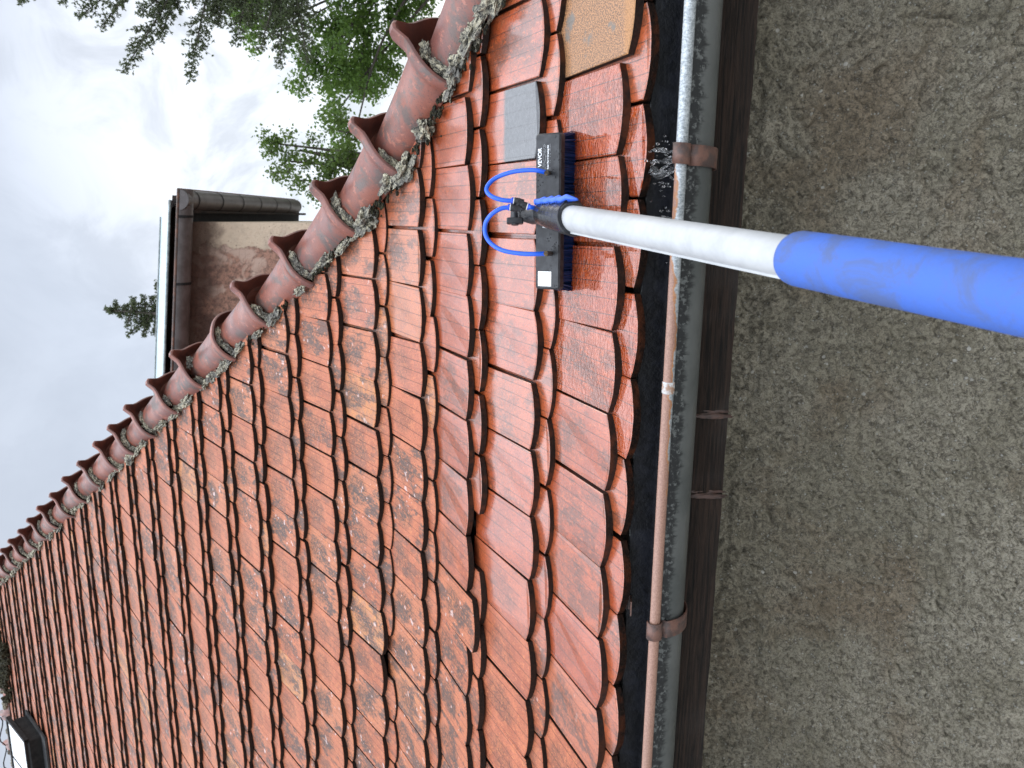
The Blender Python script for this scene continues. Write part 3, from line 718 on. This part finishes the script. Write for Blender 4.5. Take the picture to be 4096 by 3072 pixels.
# knuckle, wing knob, fittings, hoses
kn = MB(); q0 = at(2130, 862, 1.70); q1 = at(2094, 856, 1.715); q2 = at(2068, 852, 1.72)
kn.tube([s0 + ax * .01, q0, q1], [.021, .0195, .0165], 10, up=e1); kn.tube([q1 - e1 * .012, q1 + e1 * .012], .017, 24)
kn.tube([q1, q2], [.014, .013], 12); kn.tube([q2 - e1 * .013, q2 + e1 * .013], .014, 20)
kn.box((q2 + bc + bw * hw_) / 2 - bn * .01, (bx, ((bc + bw * hw_) - q2).normalized(), bn), (.012, .03, .008))
knk = bpart(kn.build('knuckle', M_PLA, smooth=True, auto=40))
kb = MB(); kc = at(2060, 884, 1.69); kb.box(kc, (-RIGHT, FWD, DOWN), (.0185, .009, .0065), .002); kb.tube([kc + DOWN * .004, kc + DOWN * .009], .008, 16); kb.tube([kc, kc - DOWN * .018], .006, 12)
bpart(kb.build('wing_knob', M_PLA, smooth=True, auto=40), knk)
yf = MB(); ya, yb_, yo = at(2052, 803, 1.655), at(2038, 829, 1.655), at(2112, 826, 1.655); ym = at(2078, 816, 1.655)
for a_ in (ya, yb_):
    b2 = ym + (a_ - ym) * .1 ; dd = (at(2070, 816, 1.655) - at(2035, 811, 1.655)).normalized()
    yf.tube([a_, a_ + dd * .003, a_ + dd * .014, a_ + dd * .017, a_ + dd * .024], [.0072, .0078, .0078, .0066, .0062], 20)
yf.tube([ym + (yb_ - ya) * .45 - (yo - ym) * .1, ym - (yb_ - ya) * .45], .0062, 16)
dd2 = (yo - ym).normalized(); yf.tube([ym, ym + dd2 * .006, ym + dd2 * .007, yo - dd2 * .003, yo], [.0055, .006, .0078, .0078, .007], 20)
yfo = bpart(yf.build('hose_splitter', M_PLA, smooth=True, auto=40))
M_RB = Mt('blue_ring', .35, .5, (.01, .06, .55)).m; M_RW = Mt('white_ring', .4, .5, (.6, .6, .62)).m
for a_, d_ in ((ya, dd), (yb_, dd), (yo, -dd2)):
    cr = MB(); cr.tube([a_ - d_ * .004, a_ - d_ * .003, a_ + d_ * .0005], [.006, .0072, .0072], 18); cr.build('release_ring', M_RB, yfo, smooth=True, auto=40)
    cw = MB(); cw.tube([a_ + d_ * .0006, a_ + d_ * .0024], .0079, 18); cw.build('white_ring', M_RW, yfo, smooth=True, auto=40)
def spline(P, n=10):
    P = [Vector(p) for p in P]; o = []
    for i in range(len(P) - 1):
        a, b, c, d = P[max(i - 1, 0)], P[i], P[i + 1], P[min(i + 2, len(P) - 1)]
        for k in range(n):
            t = k / n; o.append(.5 * ((2 * b) + (c - a) * t + (2 * a - 5 * b + 4 * c - d) * t * t + (3 * b - a - 3 * c + d) * t ** 3))
    return o + [P[-1]]
M_HOSE = Mt('blue_hose', .3, .5, (.012, .10, .62)).m
d1 = [1.655, 1.655, 1.66, 1.67, 1.675, 1.675, 1.665, 1.655, 1.65, 1.655]
h1 = [(2050, 803), (2010, 800), (1968, 786), (1947, 763), (1955, 737), (1985, 711), (2040, 690), (2100, 681), (2150, 682), (2190, 692)]
h2 = [(2036, 829), (2000, 836), (1964, 860), (1942, 895), (1942, 938), (1965, 974), (2010, 1001), (2080, 1014), (2140, 1016), (2188, 1014)]
for hh in (h1, h2):
    hm = MB(); hm.tube(spline([at(x_, y_, d_) for (x_, y_), d_ in zip(hh, d1)]), .0048, 16); bpart(hm.build('hose', M_HOSE, smooth=True))
hm = MB(); hm.tube(spline([yo, at(2122, 828, 1.652), at(2140, 832, 1.66), at(2160, 842, 1.68)]), .0048, 14); bpart(hm.build('hose', M_HOSE, smooth=True))
for (x_, y_) in ((2188, 692), (2186, 1014)):
    nb = MB(); p_ = at(x_, y_, 1.655); tgt = at(x_ + 16, y_, 1.71); q_ = (tgt - p_)
    nb.tube([p_ - q_ * .15, p_, p_ + q_ * .35, p_ + q_ * .36, p_ + q_ * .6, p_ + q_], [.0052, .0058, .0058, .0046, .0046, .006], 14)
    bpart(nb.build('nipple', simple('brass', (.10, .06, .02), (.02, .015, .01), 80, .3, metal=.6), ), blk)

# ---- water running off below the brush
M_WAT = Mt('clear_water', .02, .5, (1, 1, 1)); M_WAT.b.inputs['Transmission Weight'].default_value = 1; M_WAT.b.inputs['IOR'].default_value = 1.33; M_WAT = M_WAT.m
wt_ = MB()
def stream(p, q, r, seed):
    k = 16; pts = []; rr = []
    for i in range(k):
        t = i / (k - 1); v = Vector(p).lerp(Vector(q), t); v += Vector((math.sin(t * 9 + seed) * .004 + random.gauss(0, .0012), random.gauss(0, .0012), 0)); pts.append(v); rr.append(r * (.5 + 1.0 * abs(math.sin(t * 7 + seed * 2)) + random.uniform(0, .3)) * (1 - .4 * t))
    wt_.tube(pts, rr, 8)
for i, (xa, za) in enumerate(((.160, 0), (.135, .0), (.125, 0), (.118, 0), (.03, 0), (-.02, 0))):
    stream((xa, -.085, -.052), (xa + (.03 if i == 1 else .0) + .004, -.105, -.135), (.0036 if i < 4 else .0022), i)
stream((.118, -.085, -.05), (.150, -.115, -.120), .002, 9); stream((.125, -.09, -.07), (.105, -.11, -.11), .0016, 12)
for q in range(110):
    r = random.uniform(.0008, .0026); wt_.rock((random.choice((.14, .13, .01)) + random.gauss(0, .03), -.10 + random.gauss(0, .02), -.08 + random.gauss(0, .02)), (r, r, r * 1.5), q, sub=1, rough=.1)
tag(wt_.build('dripping_water', M_WAT, smooth=True), 'clear rinse water trickling off the tile edges into the gutter', 'water', kind='stuff')

# ================================================================ ADJOINING WING
wg = tag(empty('outbuilding', (-2.0, 6.0, 0)), 'small flat-roofed plastered building with dark brown gutters rising behind the hip', 'building')
def wpart(o, parent=None):
    if parent: o.parent = parent
    else: o.parent = wg; o.matrix_parent_inverse = Matrix.Translation(-wg.location)
    return o
Cn = at(708, 757, 7.0); Le = at(715, 1640, 6.9); Re = at(1202, 801, 11.0)
fx = (Le - Cn); fx.z = 0; fx = fx.normalized(); fy = (Re - Cn); fy.z = 0; fy = fy.normalized(); Zu = Vector((0, 0, 1))
def pl_mat():
    m = Mt('crumbling_plaster', .9, .3)
    sep = m.new('ShaderNodeSeparateXYZ'); m.L.new(m.co, sep.inputs[0])
    c = m.mix(m.noise(5, 4, rng=(.4, .6)), (.50, .41, .31), (.40, .33, .255))
    e = m.math('ADD', m.math('MULTIPLY', sep.outputs[0], 1.0), m.math('MULTIPLY', m.math('SUBTRACT', m.noise(3.5, 6, .7), .5), .5))
    ex = m.ss(e, -.26, -.30)
    rc = m.mix(m.noise(26, 5, .75, rng=(.42, .62)), (.33, .19, .14), (.15, .095, .075)); rc = m.mix(m.noise(4, 3, dist=.5, rng=(.5, .6)), rc, (.42, .31, .25))
    vb = m.vor(9, feature='DISTANCE_TO_EDGE', co=m.scale(m.co, (.7, 1, 1.3))); rc = m.mix(m.math('MULTIPLY', m.ss(vb[0], .03, .0), .3), rc, (.08, .05, .045))
    c = m.mix(ex, c, rc)
    tp = m.ss(m.math('ADD', sep.outputs[2], m.math('MULTIPLY', m.noise(6, 4), .4)), 3.12, 3.30)
    c = m.mix(m.math('MULTIPLY', tp, .8), c, (.07, .045, .04)); c = m.mix(m.math('MULTIPLY', m.noise(40, 5, .8, rng=(.6, .66)), .8), c, (.07, .06, .05))
    m.base(c); m.bump(m.math('ADD', m.noise(30, 6, .7), m.math('MULTIPLY', ex, -.6)), .8, .03); return m.m
wc0 = at(790, 887, 7.35)      # top of the wall's corner
M_PL = pl_mat()
mb = MB(); nw = 60
top = wc0.z + .05; bot = -1.7
vs = []
cors = [wc0 + fx * 2.6, wc0, wc0 + fy * 4.0, wc0 + fx * 2.6 + fy * 4.0]
for c_ in cors: vs += [(c_.x, c_.y, bot), (c_.x, c_.y, top)]
mb.add(vs, [(0, 1, 3, 2), (2, 3, 5, 4), (4, 5, 7, 6), (6, 7, 1, 0)]); wpart(mb.build('wall', M_PL))
M_BRN = simple('brown_painted_metal', (.040, .032, .031), (.065, .055, .055), 9, .42, .002, 40)
def half_gutter(a, d, side, length, r, name='gutter'):
    "half-round gutter from point a along d; side = outward horizontal"
    m = MB(); vs = []; K = 14
    for t in (0, length):
        for k in range(K + 1):
            an = math.pi + math.pi * k / K; vs.append(a + d * t + side * (-math.cos(an)) * 0 + side * (r * math.cos(an)) + Zu * (r * math.sin(an)))
    m.add(vs, [(k, k + 1, K + 2 + k, K + 1 + k) for k in range(K)] + [tuple(range(K + 1)), tuple(range(K + 1, 2 * K + 2))[::-1]])
    o = wpart(m.build(name, M_BRN, smooth=True, auto=50)); md = o.modifiers.new('thickness', 'SOLIDIFY'); md.thickness = .004
    bt = MB(); bt.tube([a + side * r, a + side * r + d * length], .012, 10)
    bt.build('bead', simple('rusty_brown_rim', (.05, .035, .03), (.13, .06, .04), 14, .5), o, smooth=True)
    t = .25
    while t < length:
        b = MB(); pts = [a + d * t + side * ((r + .006) * math.cos(math.pi + math.pi * k / 12)) + Zu * ((r + .006) * math.sin(math.pi + math.pi * k / 12)) for k in range(13)]
        n_ = 13; b.add([p - d * .012 for p in pts] + [p + d * .012 for p in pts], [(k, k + 1, n_ + k + 1, n_ + k) for k in range(n_ - 1)])
        b.build('bracket', M_BLK, o); t += .62
    return o
ga = Cn + Zu * -.01
rG = .098
sideF = -fy; sideR = -fx
half_gutter(ga - sideF * rG - sideR * .0 - fx * -.0 , fx, sideF, 2.9, rG)
half_gutter(ga - sideR * rG, fy, sideR, 3.9, rG)
fb2 = MB()
fcs = wc0 + Zu * .14
fb2.box(wc0 + fx * 1.3 - fy * .10 + Zu * .11, (fx, fy, Zu), (1.55, .015, .09)); fb2.box(wc0 + fy * 1.95 - fx * .10 + Zu * .10, (fy, fx, Zu), (2.05, .015, .10))
fb2.box(wc0 + fx * 1.3 + fy * 1.9 + Zu * .20, (fx, fy, Zu), (1.5, 2.05, .02))
wpart(fb2.build('fascia_board', M_WOOD))
rf = MB(); rc_ = wc0 + fx * 1.25 + fy * 1.9
M_SHEET = simple('sky_tinted_sheet_metal', (.42, .50, .53), (.36, .44, .47), 4, .35, spec=.6)  # pale blue of the reflected sky put into the metal's base colour
zt = Cn.z + .055
rf.box(Vector((rc_.x, rc_.y, zt)) - fx * .02 - fy * .0, (fx, fy, Zu), (1.50, 2.05, .018)); rfo = wpart(rf.build('roof_sheet', M_BLK))
r2 = MB(); a0 = Vector((Cn.x, Cn.y, zt + .02)) + fx * .10 + fy * .06
vs = [a0, a0 + fx * 2.9, a0 + fx * 2.9 + fy * .10 + Zu * .135, a0 + fx * .16 + fy * .10 + Zu * .135, a0 + fy * 3.8, a0 + fx * .16 + fy * 3.8 + Zu * .135, a0 + fx * 2.9 + fy * 3.8 + Zu * .135, a0 + fx * 2.9 + fy * 3.8]
r2.add(vs, [(0, 1, 2, 3), (4, 0, 3, 5), (3, 2, 6, 5)]); r2.build('metal_upstand', M_SHEET, rfo)
r3 = MB(); r3.tube([a0 + Zu * .012, a0 + fx * 2.9 + Zu * .012], .012, 8); r3.tube([a0 + fx * .16 + fy * .10 + Zu * .135, a0 + fx * 2.9 + fy * .10 + Zu * .135], .010, 8); r3.build('seam', simple('grey_seam', (.15, .18, .19), (.25, .29, .30), 20, .4), rfo, smooth=True)

# ================================================================ TREES
def leaf_mat(name, c1, c2, tr):
    m = Mt(name, .5, .35); oi = m.new('ShaderNodeNewGeometry')
    c = m.mix(oi.outputs['Random Per Island'], c1, c2); m.base(c)
    m.b.inputs['Subsurface Weight'].default_value = 0
    t = m.new('ShaderNodeBsdfTranslucent'); m.put(t.inputs[0], m.mix(.5, c, tr)); mx = m.new('ShaderNodeMixShader'); mx.inputs[0].default_value = .42
    m.L.new(m.b.outputs[0], mx.inputs[1]); m.L.new(t.outputs[0], mx.inputs[2]); m.L.new(mx.outputs[0], m.N['Material Output'].inputs[0]); return m.m
M_BARK = simple('bark', (.035, .03, .026), (.07, .06, .05), 12, .9, .01)
def rv(s=1): return Vector((random.gauss(0, s), random.gauss(0, s), random.gauss(0, s)))
def leaves(mb, c, rad, n, size, twig=None, flat=.75):
    for q in range(n):
        d = rv().normalized() * rad * random.random() ** .55; d.z *= flat; tip = c + d
        for k in range(random.randint(7, 11)):
            p = tip + rv(size * 1.1); a = rv().normalized(); b = a.cross(rv()).normalized(); nn_ = a.cross(b); s_ = size * random.uniform(.55, 1.1)
            mb.add([p - a * s_ * .5, p - a * s_ * .1 + b * s_ * .42 + nn_ * s_ * .1, p + a * s_ * .18 + b * s_ * .2, p + a * s_ * .6, p + a * s_ * .15 - b * s_ * .22, p - a * s_ * .1 - b * s_ * .42 + nn_ * s_ * .1], [(0, 1, 2, 3, 4, 5)])
        if twig is not None and q % 5 == 0: twig.tube([c + d * .1, c + d * .55 + rv(rad * .06), tip], [.012, .007, .003], 4, cap=False)
def tree(name, label, base, trunk_top, clusters, mat, dens, size, cat='tree'):
    T_ = tag(empty(name, base), label, cat); inv = Matrix.Translation(-Vector(base))
    cr_ = MB(); tw = MB()
    tw.tube([base, Vector(base).lerp(trunk_top, .5) + rv(.1), trunk_top], [.28, .2, .1], 10)
    for c, r in clusters:
        c = Vector(c); f = random.uniform(.45, .95); st0 = Vector(base).lerp(trunk_top, f); mid_ = st0.lerp(c, .55) + rv(.12) + Vector((0, 0, .1))
        tw.tube(spline([st0, mid_, c], 5), [.028 * (1 - i / 11) + .008 for i in range(11)], 6, cap=False)
        for q in range(max(6, int(r * 15))):      # sub-clumps make the outline uneven
            d = rv().normalized() * r * random.uniform(.35, 1.0); rr = r * random.uniform(.18, .36)
            leaves(cr_, c + d, rr, int(dens * rr * rr * 125) + 5, size, tw)
    for nm, m_, mt in (('crown', cr_, mat), ('trunk', tw, M_BARK)):
        o = m_.build(nm, mt); o.parent = T_; o.matrix_parent_inverse = inv
    return T_
LA = [((3.64, 13.5, 2.69), .73), ((3.62, 13.5, 3.83), .85), ((3.34, 13.45, 4.74), .52), ((2.78, 13.32, 3.37), .72), ((2.44, 13.24, 2.77), .55), ((2.5, 13.27, 3.95), .42), ((1.8, 13.11, 3.44), .42), ((1.41, 13.02, 3.05), .36), ((3.11, 13.38, 2.41), .55), ((4.78, 13.75, 3.62), 1.37), ((4.58, 13.7, 2.25), 1.14), ((3.9, 14.2, 5.1), .6), ((3.0, 14.4, 3.4), .9)]
M_LA = leaf_mat('maple_leaf', (.05, .105, .018), (.105, .185, .035), (.20, .32, .06))
M_LB = leaf_mat('small_tree_leaf', (.045, .085, .016), (.09, .14, .03), (.16, .24, .05))
tree('deciduous_tree', 'bright green leafy tree beside the lower end of the hip, large lobed leaves', Vector((5.2, 14, -1.75)), Vector((4.6, 13.8, 3.6)), LA, M_LA, 2.4, .085)
LB = [((1.05, 10.9, 3.48), .36), ((.89, 10.87, 3.80), .33), ((.9, 10.87, 3.09), .46), ((.59, 10.81, 3.52), .38), ((.6, 10.8, 2.89), .47), ((1.15, 10.94, 3.95), .17), ((.37, 10.76, 3.16), .34), ((.87, 10.86, 2.62), .35), ((1.35, 11.0, 2.9), .3)]
tree('small_tree', 'small olive green tree between the brown gutter and the hip tiles', Vector((.9, 11, -1.75)), Vector((.9, 10.95, 2.9)), LB, M_LB, 3.2, .062)
# conifers
M_NE = leaf_mat('dark_needles', (.05, .068, .034), (.10, .12, .065), (.13, .17, .06))
def spray(nd, tw, a, b, width, dens=1.0, droop=.25, wsz=.055):
    a, b = Vector(a), Vector(b); L_ = (b - a).length; d = (b - a).normalized(); perp = d.cross(FWD).normalized(); n = int(L_ / .045 * dens)
    tw.tube([a, a.lerp(b, .5) + rv(.02), b], [.022, .014, .004], 5, cap=False)
    for i in range(n):
        t = i / n; p = a.lerp(b, t)
        wl = width * (1 - t) ** .6 * random.uniform(.35, 1.0) * (1 if t > .08 else .5) + .05
        for sg in (-1, 1):
            q = p + (perp * sg * random.uniform(.5, 1) + d * random.uniform(.3, .9) + FWD * random.gauss(0, .5) - Vector((0, 0, droop * random.random()))).normalized() * wl
            if random.random() < .5: tw.tube([p, q], [.006, .003], 3, cap=False)
            m_ = max(3, int(wl / .028))
            for k in range(m_):
                c = p.lerp(q, (k + random.random()) / m_) + rv(.014)
                for z_ in range(6):
                    u_ = (rv() + (q - p).normalized() * .8).normalized(); s_ = wsz * random.uniform(.6, 1.1); v_ = u_.cross(rv()).normalized() * s_ * .2
                    nd.add([c - v_, c + v_, c + u_ * s_ * .6 + v_ * .8, c + u_ * s_, c + u_ * s_ * .6 - v_ * .8], [(0, 1, 2, 3, 4)])
def conifer(name, label, base, top, sprays, wd, wsz=.055, dens=1.2):
    T_ = tag(empty(name, base), label, 'tree'); inv = Matrix.Translation(-Vector(base)); nd = MB(); tw = MB()
    tw.tube([base, Vector(base).lerp(top, .6), top], [.25, .15, .012], 8)
    for s_ in sprays: spray(nd, tw, s_[0], s_[1], s_[2] if len(s_) > 2 else wd, dens, wsz=wsz)
    for nm, m_, mt in (('crown', nd, M_NE), ('trunk', tw, M_BARK)):
        o = m_.build(nm, mt); o.parent = T_; o.matrix_parent_inverse = inv
    return T_
tb, tt = Vector((5.6, 12.3, -1.75)), Vector((4.7, 12.2, 8.6))
def on_t(z): return tb.lerp(tt, (z + 1.75) / 10.35)
D = 12
SP = [((at(760, -140, D)), at(490, 290, D), .42), (at(860, -160, D), at(757, 325, D), .40), (at(560, -160, D), at(312, 72, D), .34), (at(620, -160, D), at(400, 112, D), .30), (at(1010, -120, D), at(940, 180, D), .34), (at(1140, -100, D), at(1040, 200, D), .32), (at(1120, -60, D), at(1120, 268, D), .30),
      (at(420, -160, D), at(240, 12, D), .26), (at(330, -140, D), at(70, 8, D), .16), (at(700, -100, D), at(560, 60, D), .35), (at(960, -100, D), at(860, 60, D), .4), (at(900, -60, D), at(870, 110, D), .36), (at(1180, -40, 11.9), at(1230, 250, 11.9), .3), (at(700, -60, D), at(640, 150, D), .22),
      (at(1250, -100, 11.9), at(1150, 120, 11.9), .4), (at(1000, -100, 12.3), at(1010, 100, 12.3), .4)]
SP = [(a_, b_, w_ * 1.0) for a_, b_, w_ in SP]
SP += [(on_t(z), s_[0], .3) for z, s_ in zip(np.linspace(2.8, 7.6, len(SP)), sorted(SP, key=lambda t: t[0].z))]
conifer('conifer', 'tall dark conifer with loose sprays of needles against the bright cloud', tb, tt, SP, .25, .046, 1.25)
D = 20; SQ = []
ctrx = lambda x_: at(x_, 1240 + (x_ - 412) * .07, D)
for i, x_ in enumerate(np.linspace(425, 1000, 30)):
    up = 8 + (x_ - 412) * .42 * random.uniform(.6, 1.15); k = 1 if i % 2 else -1
    SQ.append((ctrx(x_), at(x_ - up * .35 + 12, 1240 + (x_ - 412) * .07 + k * up, D), .05 + up * .0009)); 
    up *= random.uniform(.5, .9); SQ.append((ctrx(x_ + 6), at(x_ - up * .25 + 14, 1240 + (x_ - 412) * .07 - k * up, D + random.gauss(0, .2)), .05 + up * .0009))
SQ.append((at(620, 1255, D), at(510, 1345, D), .12)); SQ.append((at(680, 1260, D), at(645, 1395, D), .14)); SQ.append((ctrx(700), at(412, 1240, D), .07))
SQ = [(a, b + rv(.05), w_) for a, b, w_ in SQ]
conifer('spruce', 'slender spruce top poking above the pale metal edge of the small building', ctrx(2300), at(412, 1240, D), SQ, .15, .06)

# ================================================================ GROUND
gmat = Mt('yard_ground', .9); gmat.base(gmat.mix(gmat.noise(.8, 6, rng=(.4, .6)), (.30, .29, .26), (.42, .40, .36)))
mb = MB(); mb.add([(-400, -400, -1.76), (400, -400, -1.76), (400, 600, -1.76), (-400, 600, -1.76)], [(0, 1, 2, 3)])
tag(mb.build('ground', gmat.m), kind='structure')
